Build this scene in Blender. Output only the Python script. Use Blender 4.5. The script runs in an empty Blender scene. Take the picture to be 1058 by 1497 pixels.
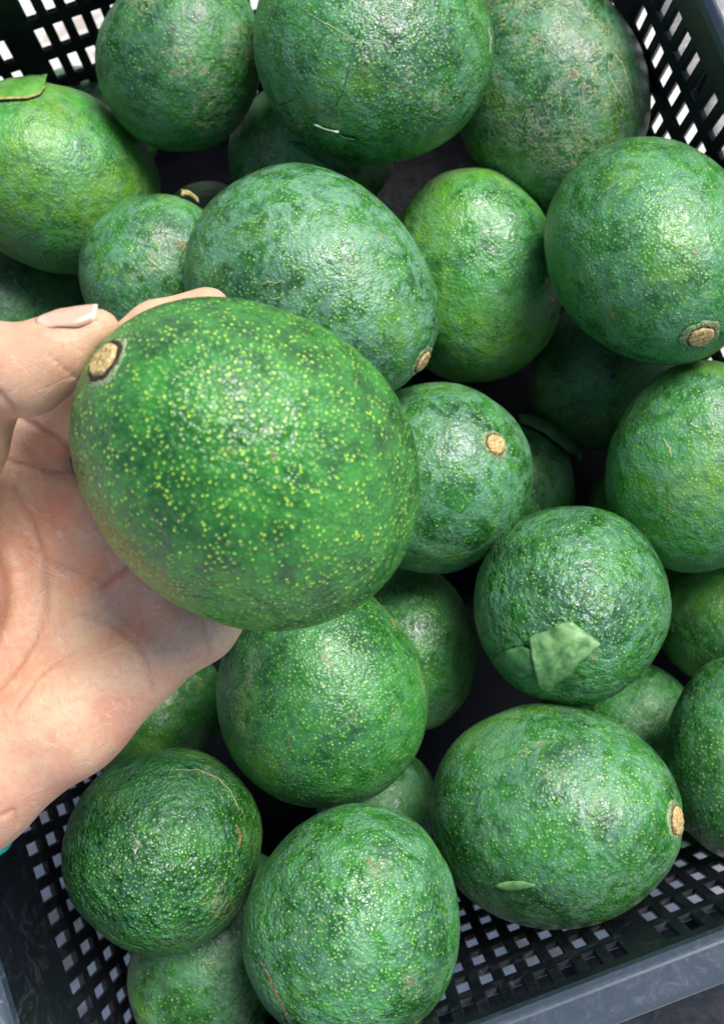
import bpy, bmesh, math, random
import numpy as np
from mathutils import Vector, Matrix
from mathutils.bvhtree import BVHTree

random.seed(7)
scene = bpy.context.scene
col = scene.collection
rad = math.radians

# ------------------------------------------------------------------ camera
FPX, CU, CV = 1650.0, 529.0, 748.5          # focal length and centre, in photo pixels
CAM = Vector((0, 0, 0.75)); TILT = rad(8)
cd = bpy.data.cameras.new('camera'); cam = bpy.data.objects.new('camera', cd); col.objects.link(cam)
cam.location = CAM; cam.rotation_euler = (TILT, 0, 0)
cd.sensor_fit = 'VERTICAL'; cd.sensor_height = 36.0; cd.lens = 36.0 * FPX / 1497.0
cd.clip_start = 0.01; cd.clip_end = 60
cd.dof.use_dof = True; cd.dof.focus_distance = 0.43; cd.dof.aperture_fstop = 16.0
scene.camera = cam
ROT = Matrix.Rotation(TILT, 3, 'X')

# ------------------------------------------------------------------ light
SUN_AZ, SUN_EL = rad(38), rad(58)            # azimuth clockwise from +Y (top of the picture)
w = bpy.data.worlds.new('World'); scene.world = w; w.use_nodes = True
wn = w.node_tree.nodes; wl = w.node_tree.links
sky = wn.new('ShaderNodeTexSky'); sky.sky_type = 'NISHITA'; sky.sun_disc = False
sky.sun_elevation = SUN_EL; sky.sun_rotation = SUN_AZ; sky.dust_density = 1.5; sky.air_density = 1.0; sky.ozone_density = 1.0
wl.new(sky.outputs[0], wn['Background'].inputs[0]); wn['Background'].inputs[1].default_value = 0.085
sd = bpy.data.lights.new('sun', 'SUN'); sun = bpy.data.objects.new('sun', sd); col.objects.link(sun)
sd.energy = 2.6; sd.angle = rad(30); sd.color = (1.0, 0.985, 0.96)
sdir = Vector((math.sin(SUN_AZ) * math.cos(SUN_EL), math.cos(SUN_AZ) * math.cos(SUN_EL), math.sin(SUN_EL)))
sun.rotation_euler = sdir.to_track_quat('Z', 'Y').to_euler(); sun.location = sdir * 3
vs = scene.view_settings
vs.view_transform = 'Standard'; vs.look = 'None'; vs.gamma = 1.0; vs.use_curve_mapping = False
vs.exposure = 1.05
cy = scene.cycles; cy.max_bounces = 5; cy.diffuse_bounces = 3; cy.glossy_bounces = 2; cy.transmission_bounces = 1; cy.use_adaptive_sampling = True; cy.adaptive_threshold = 0.03; cy.caustics_reflective = False

# ------------------------------------------------------------------ helpers
def ray(u, v):
    return (ROT @ Vector(((u - CU) / FPX, -(v - CV) / FPX, -1.0)))
def at_d(u, v, d):                            # point seen at (u, v), d metres in front of the lens
    return CAM + ray(u, v) * d
def at_z(u, v, z):                            # point seen at (u, v) at height z
    r = ray(u, v); return CAM + r * ((z - CAM.z) / r.z)
def depth(p):
    return -(ROT.transposed() @ (p - CAM)).z
def tag(o, label=None, cat=None, group=None, kind=None):
    if label: o['label'] = label
    if cat: o['category'] = cat
    if group: o['group'] = group
    if kind: o['kind'] = kind
    return o
def mesh_obj(name, verts, faces, mat, parent=None, smooth=True):
    me = bpy.data.meshes.new(name)
    me.from_pydata([tuple(v) for v in verts], [], [tuple(f) for f in faces]); me.update()
    if smooth: me.polygons.foreach_set('use_smooth', [True] * len(me.polygons))
    me.materials.append(mat)
    o = bpy.data.objects.new(name, me); col.objects.link(o)
    if parent: o.parent = parent
    return o
def np_mesh(name, V, Fq, mat, parent=None):
    me = bpy.data.meshes.new(name)
    me.vertices.add(len(V)); me.vertices.foreach_set('co', np.ascontiguousarray(V, dtype=np.float32).ravel())
    n = len(Fq); me.loops.add(n * 4); me.polygons.add(n)
    me.loops.foreach_set('vertex_index', np.ascontiguousarray(Fq, dtype=np.int32).ravel())
    me.polygons.foreach_set('loop_start', np.arange(0, n * 4, 4, dtype=np.int32))
    me.polygons.foreach_set('use_smooth', np.ones(n, dtype=bool))
    me.update(calc_edges=True); me.validate()
    me.materials.append(mat)
    o = bpy.data.objects.new(name, me); col.objects.link(o)
    if parent: o.parent = parent
    return o
def empty(name, loc):
    o = bpy.data.objects.new(name, None); o.location = loc; o.empty_display_size = 0.02; col.objects.link(o); return o

_rng = np.random.default_rng(11)
_lat = _rng.random((32, 32, 32)).astype(np.float64) * 2 - 1
def vnoise(P):
    i = np.floor(P).astype(int); f = P - i; f = f * f * f * (f * (f * 6 - 15) + 10)
    o = 0
    for dx in (0, 1):
        wx = f[:, 0] if dx else 1 - f[:, 0]
        for dy in (0, 1):
            wy = f[:, 1] if dy else 1 - f[:, 1]
            for dz in (0, 1):
                wz = f[:, 2] if dz else 1 - f[:, 2]
                o = o + _lat[(i[:, 0] + dx) % 32, (i[:, 1] + dy) % 32, (i[:, 2] + dz) % 32] * wx * wy * wz
    return o

# ------------------------------------------------------------------ node material helper
class NM:
    def __init__(s, name):
        s.m = bpy.data.materials.new(name); s.m.use_nodes = True
        s.t = s.m.node_tree; s.n = s.t.nodes; s.l = s.t.links; s.b = s.n['Principled BSDF']
    def new(s, ty, **kw):
        n = s.n.new(ty)
        for k, v in kw.items(): setattr(n, k, v)
        return n
    def link(s, a, b): s.l.new(a, b)
    def val(s, sock, v):
        if hasattr(v, 'is_linked') or hasattr(v, 'links'): s.l.new(v, sock)
        else: sock.default_value = v
    def math(s, op, a, b=None, clamp=False):
        n = s.new('ShaderNodeMath', operation=op, use_clamp=clamp); s.val(n.inputs[0], a)
        if b is not None: s.val(n.inputs[1], b)
        return n.outputs[0]
    def remap(s, v, a, b, c=0.0, d=1.0, smooth=True):
        n = s.new('ShaderNodeMapRange', interpolation_type='SMOOTHSTEP' if smooth else 'LINEAR', clamp=True)
        s.val(n.inputs[0], v)
        for k, x in zip((1, 2, 3, 4), (a, b, c, d)): n.inputs[k].default_value = x
        return n.outputs[0]
    def mix(s, f, a, b, blend='MIX'):
        n = s.new('ShaderNodeMix', data_type='RGBA', blend_type=blend)
        s.val(n.inputs[0], f)
        for k, x in ((6, a), (7, b)):
            if isinstance(x, tuple): n.inputs[k].default_value = (*x, 1) if len(x) == 3 else x
            else: s.l.new(x, n.inputs[k])
        return n.outputs[2]
    def coord(s, off=(0, 0, 0), scale=(1, 1, 1), kind='Object'):
        tc = s.new('ShaderNodeTexCoord'); mp = s.new('ShaderNodeMapping')
        s.l.new(tc.outputs[kind], mp.inputs[0]); mp.inputs[1].default_value = off; mp.inputs[3].default_value = scale
        return mp.outputs[0]
    def noise(s, co, scale, detail=3, rough=0.55, dist=0.0):
        n = s.new('ShaderNodeTexNoise'); s.l.new(co, n.inputs['Vector'])
        n.inputs['Scale'].default_value = scale; n.inputs['Detail'].default_value = detail
        n.inputs['Roughness'].default_value = rough; n.inputs['Distortion'].default_value = dist
        return n.outputs[0]
    def voro(s, co, scale, feat='F1', rnd=1.0):
        n = s.new('ShaderNodeTexVoronoi', feature=feat); s.l.new(co, n.inputs['Vector'])
        n.inputs['Scale'].default_value = scale; n.inputs['Randomness'].default_value = rnd
        return n
    def bump(s, h, strength, dist, prev=None):
        n = s.new('ShaderNodeBump'); s.l.new(h, n.inputs['Height'])
        n.inputs['Strength'].default_value = strength; n.inputs['Distance'].default_value = dist
        if prev is not None: s.l.new(prev, n.inputs['Normal'])
        return n.outputs[0]
    def fin(s, color=None, rough=None, normal=None, spec=0.5):
        if color is not None: s.val(s.b.inputs['Base Color'], (*color, 1) if isinstance(color, tuple) else color)
        if rough is not None: s.val(s.b.inputs['Roughness'], rough)
        if normal is not None: s.l.new(normal, s.b.inputs['Normal'])
        s.b.inputs['Specular IOR Level'].default_value = spec
        return s.m

# ------------------------------------------------------------------ materials
def skin_of_fruit(name, seed, bright=0.5, yellow=0.25, bloom=0.4, scuff=0.15, dots=0.8, dot_scale=620.0, rough=0.4, pebble=0.5, dotr=0.28, dotk=0.42, spec=0.7, halok=0.38):
    """avocado rind: dark to mid green patches, yellow lenticels, pale wax bloom, tan scuffs"""
    k = NM(name)
    rs = random.Random(seed)
    off = tuple(rs.uniform(-5, 5) for _ in range(3))
    co = k.coord(off)
    big = k.noise(co, 26, 2, 0.6)
    med = k.noise(co, 130, 3, 0.65)
    fine = k.noise(co, 600, 1, 0.6)
    g1 = (0.008, 0.062, 0.008); g2 = (0.031, 0.186, 0.019)
    d = 0.55 + 0.75 * bright
    g1 = tuple(x * d for x in g1); g2 = tuple(x * d for x in g2)
    f = k.math('ADD', k.math('MULTIPLY', big, 0.55), k.math('MULTIPLY', med, 0.5))
    c = k.mix(k.remap(f, 0.40, 0.64), g1, g2)
    # yellowish patches
    yb = k.remap(k.noise(co, 21, 1, 0.5), 0.64 - 0.24 * yellow, 0.80 - 0.22 * yellow)
    c = k.mix(k.math('MULTIPLY', yb, k.remap(med, 0.35, 0.6, 0.25, 0.85 * min(1, 0.4 + yellow))), c, (0.125, 0.30, 0.014))
    # wax bloom: streaky, pale blue-green
    st = k.noise(co, 85, 4, 0.78, 0.9)
    bl = k.math('MULTIPLY', k.remap(st, 0.40, 0.60), k.remap(big, 0.30, 0.56, 0.45, 1.0))
    bl = k.math('MULTIPLY', bl, k.remap(fine, 0.3, 0.6, 0.6, 1.0))
    c = k.mix(k.math('MULTIPLY', bl, bloom), c, (0.150, 0.320, 0.215))
    # lenticels
    v = k.voro(co, dot_scale)
    sep = k.new('ShaderNodeSeparateColor'); k.link(v.outputs['Color'], sep.inputs[0])
    vd = k.math('DIVIDE', v.outputs['Distance'], k.remap(sep.outputs[1], 0.0, 1.0, 0.62, 1.22, False))
    dm = k.remap(vd, dotr * 0.55, dotr, 1.0, 0.0)
    keep = k.remap(k.math('ADD', sep.outputs[0], k.math('MULTIPLY', big, 0.6)), 1.0 - 0.75 * dots, 1.08 - 0.75 * dots)
    dm = k.math('MULTIPLY', dm, keep)
    halo = k.math('MULTIPLY', k.remap(v.outputs['Distance'], dotr, dotr * 2.0, 1.0, 0.0), keep)
    c = k.mix(k.math('MULTIPLY', halo, halok), c, (0.065, 0.29, 0.045))
    dotc = k.mix(sep.outputs[1], (0.14, 0.40, 0.025), (0.42, 0.60, 0.055))
    c = k.mix(k.math('MULTIPLY', dm, k.remap(sep.outputs[2], 0.0, 1.0, dotk, 1.0)), c, dotc)
    # scuffs: thin tan netting gathered in patches + a few russet marks
    ridge = k.remap(k.math('ABSOLUTE', k.math('SUBTRACT', k.noise(co, 120, 3, 0.7, 1.8), 0.5)), 0.0, 0.05, 1.0, 0.0)
    ptn = k.noise(co, 27, 3, 0.65)
    pt = k.remap(ptn, 0.68 - 0.30 * scuff, 0.80 - 0.30 * scuff)
    c = k.mix(k.math('MULTIPLY', k.math('MULTIPLY', ridge, pt), 0.75), c, (0.36, 0.36, 0.20))
    ru = k.math('MULTIPLY', k.remap(k.math('ADD', k.math('MULTIPLY', med, 0.7), k.math('MULTIPLY', ptn, 0.5)), 0.745, 0.79), min(1.0, 0.35 + scuff))
    c = k.mix(ru, c, (0.20, 0.13, 0.06))
    # relief
    h = k.math('ADD', k.noise(co, 175, 2, 0.55), k.math('MULTIPLY', k.noise(co, 340, 1, 0.5), 0.45 * pebble))
    h = k.math('ADD', h, k.math('ADD', k.math('MULTIPLY', halo, 0.16), k.math('MULTIPLY', fine, 0.10)))
    nrm = k.bump(h, 0.26 + 0.30 * pebble, 0.0027)
    rg = k.math('ADD', k.remap(med, 0.3, 0.7, rough - 0.11, rough + 0.06), k.math('MULTIPLY', bl, 0.10))
    return k.fin(c, rg, nrm, spec)

def simple(name, c1, c2, scale=200, rough=0.6, bump=0.3, bdist=0.0005, spec=0.4, sss=0.0, dist=0.4):
    k = NM(name); co = k.coord()
    n = k.noise(co, scale, 4, 0.65, dist)
    nr = k.bump(n, bump, bdist)
    k.fin(k.mix(k.remap(n, 0.35, 0.65), c1, c2), rough, nr, spec)
    if sss:
        k.b.inputs['Subsurface Weight'].default_value = sss
        k.b.inputs['Subsurface Radius'].default_value = (0.5, 1.0, 0.3); k.b.inputs['Subsurface Scale'].default_value = 0.002
    return k.m

M_cork = simple('stem_cork', (0.40, 0.25, 0.09), (0.78, 0.58, 0.26), 700, 0.85, 1.0, 0.0014, 0.2)
M_ring = simple('stem_ring_bark', (0.012, 0.010, 0.008), (0.07, 0.05, 0.035), 600, 0.8, 1.0, 0.001, 0.2)
M_ring2 = simple('stem_ring_brown', (0.05, 0.035, 0.018), (0.24, 0.16, 0.08), 600, 0.8, 1.0, 0.001, 0.2)
M_halo = simple('stem_collar_russet', (0.05, 0.15, 0.045), (0.34, 0.38, 0.20), 900, 0.7, 0.8, 0.0006, 0.3)
M_leaf_fresh = simple('leaf_fresh', (0.06, 0.22, 0.03), (0.13, 0.34, 0.05), 160, 0.45, 0.4, 0.0006, 0.5, 0.1)
M_leaf_pale = simple('leaf_pale', (0.07, 0.21, 0.06), (0.22, 0.40, 0.14), 170, 0.5, 0.4, 0.0008, 0.5, 0.1)
M_flake = simple('pale_flake', (0.30, 0.46, 0.26), (0.55, 0.68, 0.45), 300, 0.5, 0.3, 0.0004, 0.5)
M_leaf_dark = simple('leaf_dark', (0.03, 0.11, 0.03), (0.06, 0.17, 0.05), 140, 0.5, 0.4, 0.0006, 0.4)
M_leaf_edge = simple('leaf_dry_edge', (0.30, 0.22, 0.08), (0.50, 0.42, 0.16), 600, 0.7, 0.5, 0.0004, 0.2)
M_scar_dark = simple('rind_crack', (0.008, 0.02, 0.006), (0.03, 0.05, 0.015), 900, 0.7, 0.5, 0.0003, 0.3)
M_scar_pale = simple('rind_scar', (0.30, 0.34, 0.17), (0.50, 0.48, 0.28), 900, 0.7, 0.5, 0.0003, 0.3)
M_scar_brown = simple('rind_russet', (0.14, 0.08, 0.04), (0.36, 0.24, 0.13), 900, 0.75, 0.7, 0.0004, 0.2)

def crate_plastic(name='crate_plastic', c0=(0.0065, 0.0085, 0.0125), c1=(0.13, 0.15, 0.18), amt=0.30):
    k = NM(name); co = k.coord()
    sc = k.noise(k.coord(scale=(1, 1, 1)), 60, 6, 0.75, 2.0)
    dust = k.math('MULTIPLY', k.remap(sc, 0.50, 0.72), k.remap(k.noise(co, 9, 3, 0.6, 0.5), 0.38, 0.68, 0.15, 1.0))
    lines = k.noise(k.coord(scale=(1, 7, 1)), 70, 4, 0.7, 1.2)
    scr = k.remap(k.math('ABSOLUTE', k.math('SUBTRACT', lines, 0.5)), 0.0, 0.012, 1.0, 0.0)
    f = k.math('ADD', k.math('MULTIPLY', dust, amt), k.math('MULTIPLY', k.math('MULTIPLY', scr, dust), 0.35), True)
    c = k.mix(f, c0, c1)
    nr = k.bump(k.noise(co, 300, 3, 0.6), 0.15, 0.0006)
    return k.fin(c, k.remap(sc, 0.3, 0.7, 0.30, 0.52), nr, 0.5)
M_crate = crate_plastic()
M_base = crate_plastic('crate_base_shade', (0.004, 0.005, 0.008), (0.02, 0.024, 0.03), 0.15)  # darker copy of the crate plastic, deep shade of the gaps put into its colour
M_base.node_tree.nodes['Principled BSDF'].inputs['Specular IOR Level'].default_value = 0.1
M_rim = crate_plastic('crate_rim_sheen_dust', (0.034, 0.048, 0.066), (0.34, 0.40, 0.46), 0.42)  # lighter blue-grey base paints in the sky's reflection, dust mixed over it

def ground_mat():
    k = NM('pale_concrete'); co = k.coord()
    a = k.noise(co, 6, 5, 0.65, 0.4); b = k.noise(co, 160, 4, 0.7)
    c = k.mix(k.remap(a, 0.3, 0.7), (0.52, 0.51, 0.49), (0.72, 0.71, 0.69))
    c = k.mix(k.math('MULTIPLY', k.remap(b, 0.55, 0.75), 0.4), c, (0.34, 0.32, 0.30))
    c = k.mix(k.math('MULTIPLY', k.remap(k.noise(co, 14, 4, 0.7, 0.5), 0.52, 0.66), 0.7), c, (0.34, 0.25, 0.17))
    return k.fin(c, 0.85, k.bump(b, 0.4, 0.001), 0.3)
M_ground = ground_mat()

def skin_mat():
    k = NM('skin'); co = k.coord()
    a = k.noise(co, 26, 3, 0.6, 0.4); b = k.noise(co, 85, 4, 0.65, 0.6); e = k.noise(co, 420, 3, 0.6)
    c = k.mix(k.remap(a, 0.38, 0.64), (0.69, 0.435, 0.265), (0.65, 0.315, 0.195))
    c = k.mix(k.math('MULTIPLY', k.remap(b, 0.46, 0.70), 0.55), c, (0.70, 0.50, 0.30))
    c = k.mix(k.math('MULTIPLY', k.remap(e, 0.45, 0.70), 0.40), c, (0.62, 0.25, 0.18))
    lines = None
    for i, (rot, sc) in enumerate((((0, 0, 0.55), (1, 11, 1)), ((0, 0, -0.45), (1, 10, 1)), ((0, 0, 1.35), (1, 9, 1)))):
        tc = k.new('ShaderNodeTexCoord'); m1 = k.new('ShaderNodeMapping'); m1.inputs[2].default_value = rot; m2 = k.new('ShaderNodeMapping'); m2.inputs[3].default_value = sc
        m1.inputs[1].default_value = (i * 0.31, i * 0.17, i * 0.11)
        k.link(tc.outputs['Object'], m1.inputs[0]); k.link(m1.outputs[0], m2.inputs[0])
        n = k.noise(m2.outputs[0], 20 + 5 * i, 1.0, 0.5, 0.0)
        r = k.remap(k.math('ABSOLUTE', k.math('SUBTRACT', n, 0.5)), 0.0, 0.014, 1.0, 0.0)
        r = k.math('MULTIPLY', r, k.remap(k.noise(co, 45 + 14 * i, 2, 0.5), 0.42, 0.58))
        lines = r if lines is None else k.math('MAXIMUM', lines, r)
    c = k.mix(k.math('MULTIPLY', lines, 0.36), c, (0.84, 0.66, 0.52))
    at = k.new('ShaderNodeAttribute', attribute_name='crease')
    c = k.mix(k.math('MULTIPLY', at.outputs['Fac'], 0.55), c, (0.42, 0.15, 0.10))
    at2 = k.new('ShaderNodeAttribute', attribute_name='tan')
    c = k.mix(at2.outputs['Fac'], c, k.mix(k.remap(b, 0.4, 0.65), (0.50, 0.29, 0.17), (0.42, 0.22, 0.13)))
    vo = k.voro(co, 900, 'DISTANCE_TO_EDGE')
    wv = k.new('ShaderNodeTexWave', wave_type='RINGS'); k.link(co, wv.inputs[0]); wv.inputs['Scale'].default_value = 260; wv.inputs['Distortion'].default_value = 6.0; wv.inputs['Detail'].default_value = 2; wv.inputs['Detail Scale'].default_value = 0.4
    h = k.math('ADD', k.math('MULTIPLY', k.remap(vo.outputs['Distance'], 0, 0.2), 0.4), k.math('MULTIPLY', wv.outputs['Fac'], 0.10))
    nr = k.bump(h, 0.30, 0.0003)
    nr = k.bump(k.math('SUBTRACT', k.math('MULTIPLY', b, 0.8), k.math('ADD', k.math('MULTIPLY', lines, 0.22), k.math('MULTIPLY', at.outputs['Fac'], 0.9))), 0.5, 0.0012, nr)
    k.fin(c, k.remap(e, 0.3, 0.7, 0.42, 0.58), nr, 0.4)
    k.b.inputs['Subsurface Weight'].default_value = 0.25
    k.b.inputs['Subsurface Radius'].default_value = (1.0, 0.35, 0.2); k.b.inputs['Subsurface Scale'].default_value = 0.004
    return k.m
M_skin = skin_mat()
def nail_mat():
    k = NM('nail'); at = k.new('ShaderNodeAttribute', attribute_name='along')
    c = k.mix(k.remap(at.outputs['Fac'], 0.93, 0.96), (0.60, 0.345, 0.245), (0.68, 0.56, 0.44))
    c = k.mix(k.remap(at.outputs['Fac'], 0.22, 0.10), c, (0.66, 0.44, 0.33))
    return k.fin(c, 0.28, k.bump(k.noise(k.coord(scale=(1, 1, 1)), 500, 2), 0.1, 0.0003), 0.5)
M_nail = nail_mat()
M_band = simple('teal_rubber', (0.0, 0.30, 0.30), (0.01, 0.38, 0.36), 300, 0.45, 0.2, 0.0003)
M_ink = simple('violet_ink', (0.05, 0.03, 0.10), (0.16, 0.09, 0.17), 900, 0.6, 0.1, 0.0002)

# ------------------------------------------------------------------ ground
g = mesh_obj('ground', [(-8, -8, 0), (8, -8, 0), (8, 8, 0), (-8, 8, 0)], [(0, 1, 2, 3)], M_ground, smooth=False)
tag(g, kind='structure')

# ------------------------------------------------------------------ crate
YAW = rad(20)
X0, X1, Y0, Y1, ZR, DRAFT = -0.180, 0.251, -0.149, 0.400, 0.27, 0.010
crate = empty('crate', (0, 0, 0)); crate.rotation_euler = (0, 0, YAW)
tag(crate, 'black slotted plastic crate with rim tinted grey for sky sheen and dust, filled with avocados', 'crate')

def lattice(us, vs_, hole, place, th):
    """plate on breaks us x vs_, cells where hole(i,j) left open, thickness th; place(u,v,w)->xyz"""
    V, F, idx = [], [], {}
    def vid(i, j, s):
        if (i, j, s) not in idx:
            idx[(i, j, s)] = len(V); V.append(place(us[i], vs_[j], th * s))
        return idx[(i, j, s)]
    nu, nv = len(us) - 1, len(vs_) - 1
    solid = lambda i, j: 0 <= i < nu and 0 <= j < nv and not hole(i, j)
    for i in range(nu):
        for j in range(nv):
            if not solid(i, j): continue
            F.append((vid(i, j, 0), vid(i + 1, j, 0), vid(i + 1, j + 1, 0), vid(i, j + 1, 0)))
            F.append((vid(i, j, 1), vid(i, j + 1, 1), vid(i + 1, j + 1, 1), vid(i + 1, j, 1)))
            for (di, dj, a, b) in ((-1, 0, (i, j + 1), (i, j)), (1, 0, (i + 1, j), (i + 1, j + 1)), (0, -1, (i, j), (i + 1, j)), (0, 1, (i + 1, j + 1), (i, j + 1))):
                if not solid(i + di, j + dj):
                    F.append((vid(*b, 0), vid(*a, 0), vid(*a, 1), vid(*b, 1)))
    return V, F

def breaks_u(L, pitch=0.0112, slot=0.0055, start=0.02, per=9, rib=0.012):
    us, holes, x, k = [0.0], set(), start, 0
    while x + slot < L - start:
        us.append(x); holes.add(len(us) - 1); us.append(x + slot)
        k += 1; x += pitch + (rib if k % per == 0 else 0)
    us.append(L); return us, holes
def breaks_v(H, band, pitch=0.0295, slot=0.0195):
    vs_, holes, z = [0.0], set(), None
    tops = []; z = H - band
    while z - slot > 0.012:
        tops.append(z); z -= pitch
    for t in reversed(tops):
        vs_.append(t - slot); holes.add(len(vs_) - 1); vs_.append(t)
    vs_.append(H); return vs_, holes

def wall(p0, p1, inward, band, start, per, th=0.003):
    """p0->p1 rim ends in crate coordinates, inward unit normal"""
    p0, p1, inward = Vector(p0), Vector(p1), Vector(inward)
    L = (p1 - p0).length; t = (p1 - p0).normalized()
    us, hu = breaks_u(L, start=start, per=per); vv, hv = breaks_v(ZR - 0.012, band)
    def place(u, v, w_):
        z = v + 0.012
        q = p0 + t * u + inward * (DRAFT * (ZR - z) / ZR) - inward * w_
        return (q.x, q.y, z)
    V, F = lattice(us, vv, lambda i, j: i in hu and j in hv, place, th)
    o = mesh_obj('wall_panel', V, F, M_crate, crate, smooth=False)
    m = o.modifiers.new('bevel', 'BEVEL'); m.width = 0.0006; m.segments = 1; m.limit_method = 'ANGLE'
    return o
wall((X0, Y1), (X1, Y1), (0, -1), 0.020, 0.016, 9)
wall((X1, Y0), (X0, Y0), (0, 1), 0.014, 0.018, 14)
wall((X1, Y1), (X1, Y0), (-1, 0), 0.024, 0.020, 9)
wall((X0, Y0), (X0, Y1), (1, 0), 0.072, 0.020, 12)
# floor of the crate
us, hu = breaks_u(X1 - X0 - 2 * DRAFT, 0.018, 0.011, 0.02, 6, 0.01); vv, hv = breaks_u(Y1 - Y0 - 2 * DRAFT, 0.018, 0.011, 0.02, 6, 0.01)
V, F = lattice(us, vv, lambda i, j: False, lambda u, v, w_: (X0 + DRAFT + u, Y0 + DRAFT + v, 0.0145 - w_), 0.004)
mesh_obj('base_plate', V, F, M_base, crate, smooth=False)

def ring_profile(name, prof, seg=6, mat=None):
    """sweep a closed (offset outwards, z) profile round the crate rim rectangle with rounded corners"""
    V, F, n = [], [], len(prof)
    path = []
    for (cx, cy, a0) in ((X1, Y1, 0), (X0, Y1, 90), (X0, Y0, 180), (X1, Y0, 270)):
        for s in range(seg + 1):
            a = rad(a0 + 90 * s / seg); path.append((cx, cy, a))
    for (cx, cy, a) in path:
        for (o_, z) in prof:
            r_ = o_
            sx = 1 if cx == X1 else -1; sy = 1 if cy == Y1 else -1
            V.append((cx - sx * 0.004 + math.cos(a) * (r_ + 0.004) , cy - sy * 0.004 + math.sin(a) * (r_ + 0.004), z))
    m = len(path)
    for i in range(m):
        for j in range(n):
            F.append((i * n + j, ((i + 1) % m) * n + j, ((i + 1) % m) * n + (j + 1) % n, i * n + (j + 1) % n))
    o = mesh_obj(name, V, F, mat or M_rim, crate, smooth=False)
    b = o.modifiers.new('bevel', 'BEVEL'); b.width = 0.0012; b.segments = 2; b.limit_method = 'ANGLE'; b.angle_limit = rad(40)
    return o
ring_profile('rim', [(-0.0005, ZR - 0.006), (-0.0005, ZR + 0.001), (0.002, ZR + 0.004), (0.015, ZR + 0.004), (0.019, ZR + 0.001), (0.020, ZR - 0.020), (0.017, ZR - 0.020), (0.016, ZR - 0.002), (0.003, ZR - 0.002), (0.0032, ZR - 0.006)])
ring_profile('outer_ledge', [(0.0033, ZR - 0.062), (0.0033, ZR - 0.052), (0.054, ZR - 0.052), (0.058, ZR - 0.055), (0.058, ZR - 0.075), (0.055, ZR - 0.075), (0.055, ZR - 0.060), (0.022, ZR - 0.0625)], mat=M_crate)
# stiffening ribs on the outside of the near and right walls
def box(name, x0, x1, y0, y1, z0, z1):
    V = [(x, y, z) for z in (z0, z1) for (x, y) in ((x0, y0), (x1, y0), (x1, y1), (x0, y1))]
    F = [(3, 2, 1, 0), (4, 5, 6, 7), (0, 1, 5, 4), (1, 2, 6, 5), (2, 3, 7, 6), (3, 0, 4, 7)]
    o = mesh_obj(name, V, F, M_crate, crate, smooth=False)
    b = o.modifiers.new('bevel', 'BEVEL'); b.width = 0.001; b.segments = 2
for i in range(7):
    x = X0 + 0.05 + i * 0.058
    box('outer_rib', x, x + 0.003, Y0 - 0.0165, Y0 - 0.0036, ZR - 0.051, ZR - 0.0065)
for i in range(8):
    y = Y0 + 0.05 + i * 0.062
    box('outer_rib', X1 + 0.0036, X1 + 0.0165, y, y + 0.003, ZR - 0.051, ZR - 0.0065)

# ------------------------------------------------------------------ avocados
def fruit_mesh(a, b, c, egg, seed, nt=96, npn=176, lump=0.012, peb=0.0035):
    th = np.linspace(0, np.pi, nt + 1)[1:-1]; ph = np.linspace(0, 2 * np.pi, npn, endpoint=False)
    T, Pp = np.meshgrid(th, ph, indexing='ij')
    prof = 1 - egg * np.cos(T)
    X = a * np.sin(T) * prof * np.cos(Pp); Y = b * np.sin(T) * prof * np.sin(Pp); Z = c * np.cos(T)
    V = np.stack([X, Y, Z], -1).reshape(-1, 3)
    V = np.vstack([V, [[0, 0, c]], [[0, 0, -c]]])
    N = V / np.array([a * a, b * b, c * c]); N /= np.linalg.norm(N, axis=1)[:, None]
    off = np.array([seed * 3.7, seed * 1.3, seed * 7.1]) % 29
    R0 = (a * b * c) ** (1 / 3)
    dsp = lump * R0 * (vnoise(V / R0 * 1.1 + off) * 1.6 + 0.7 * vnoise(V / R0 * 2.3 + off))
    dsp += peb * R0 * (vnoise(V / 0.0075 + off) + 0.6 * vnoise(V / 0.0038 + off * 1.7))
    # slight hollow round the stem
    tt = np.concatenate([T.ravel(), [0, np.pi]])
    dsp += -0.035 * R0 * np.exp(-(tt / 0.22) ** 2) - 0.010 * R0 * np.exp(-((np.pi - tt) / 0.10) ** 2)
    V = V + N * dsp[:, None]
    i = np.arange(nt - 2)[:, None]; j = np.arange(npn)[None, :]; j1 = (j + 1) % npn
    Q = np.stack(np.broadcast_arrays(i * npn + j, (i + 1) * npn + j, (i + 1) * npn + j1, i * npn + j1), -1).reshape(-1, 4)
    faces = Q
    top = len(V) - 2; bot = top + 1
    jj = np.arange(npn)
    return V, faces, [(top, int(k), int((k + 1) % npn)) for k in jj], [(bot, int((nt - 2) * npn + (k + 1) % npn), int((nt - 2) * npn + k)) for k in jj]

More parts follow.
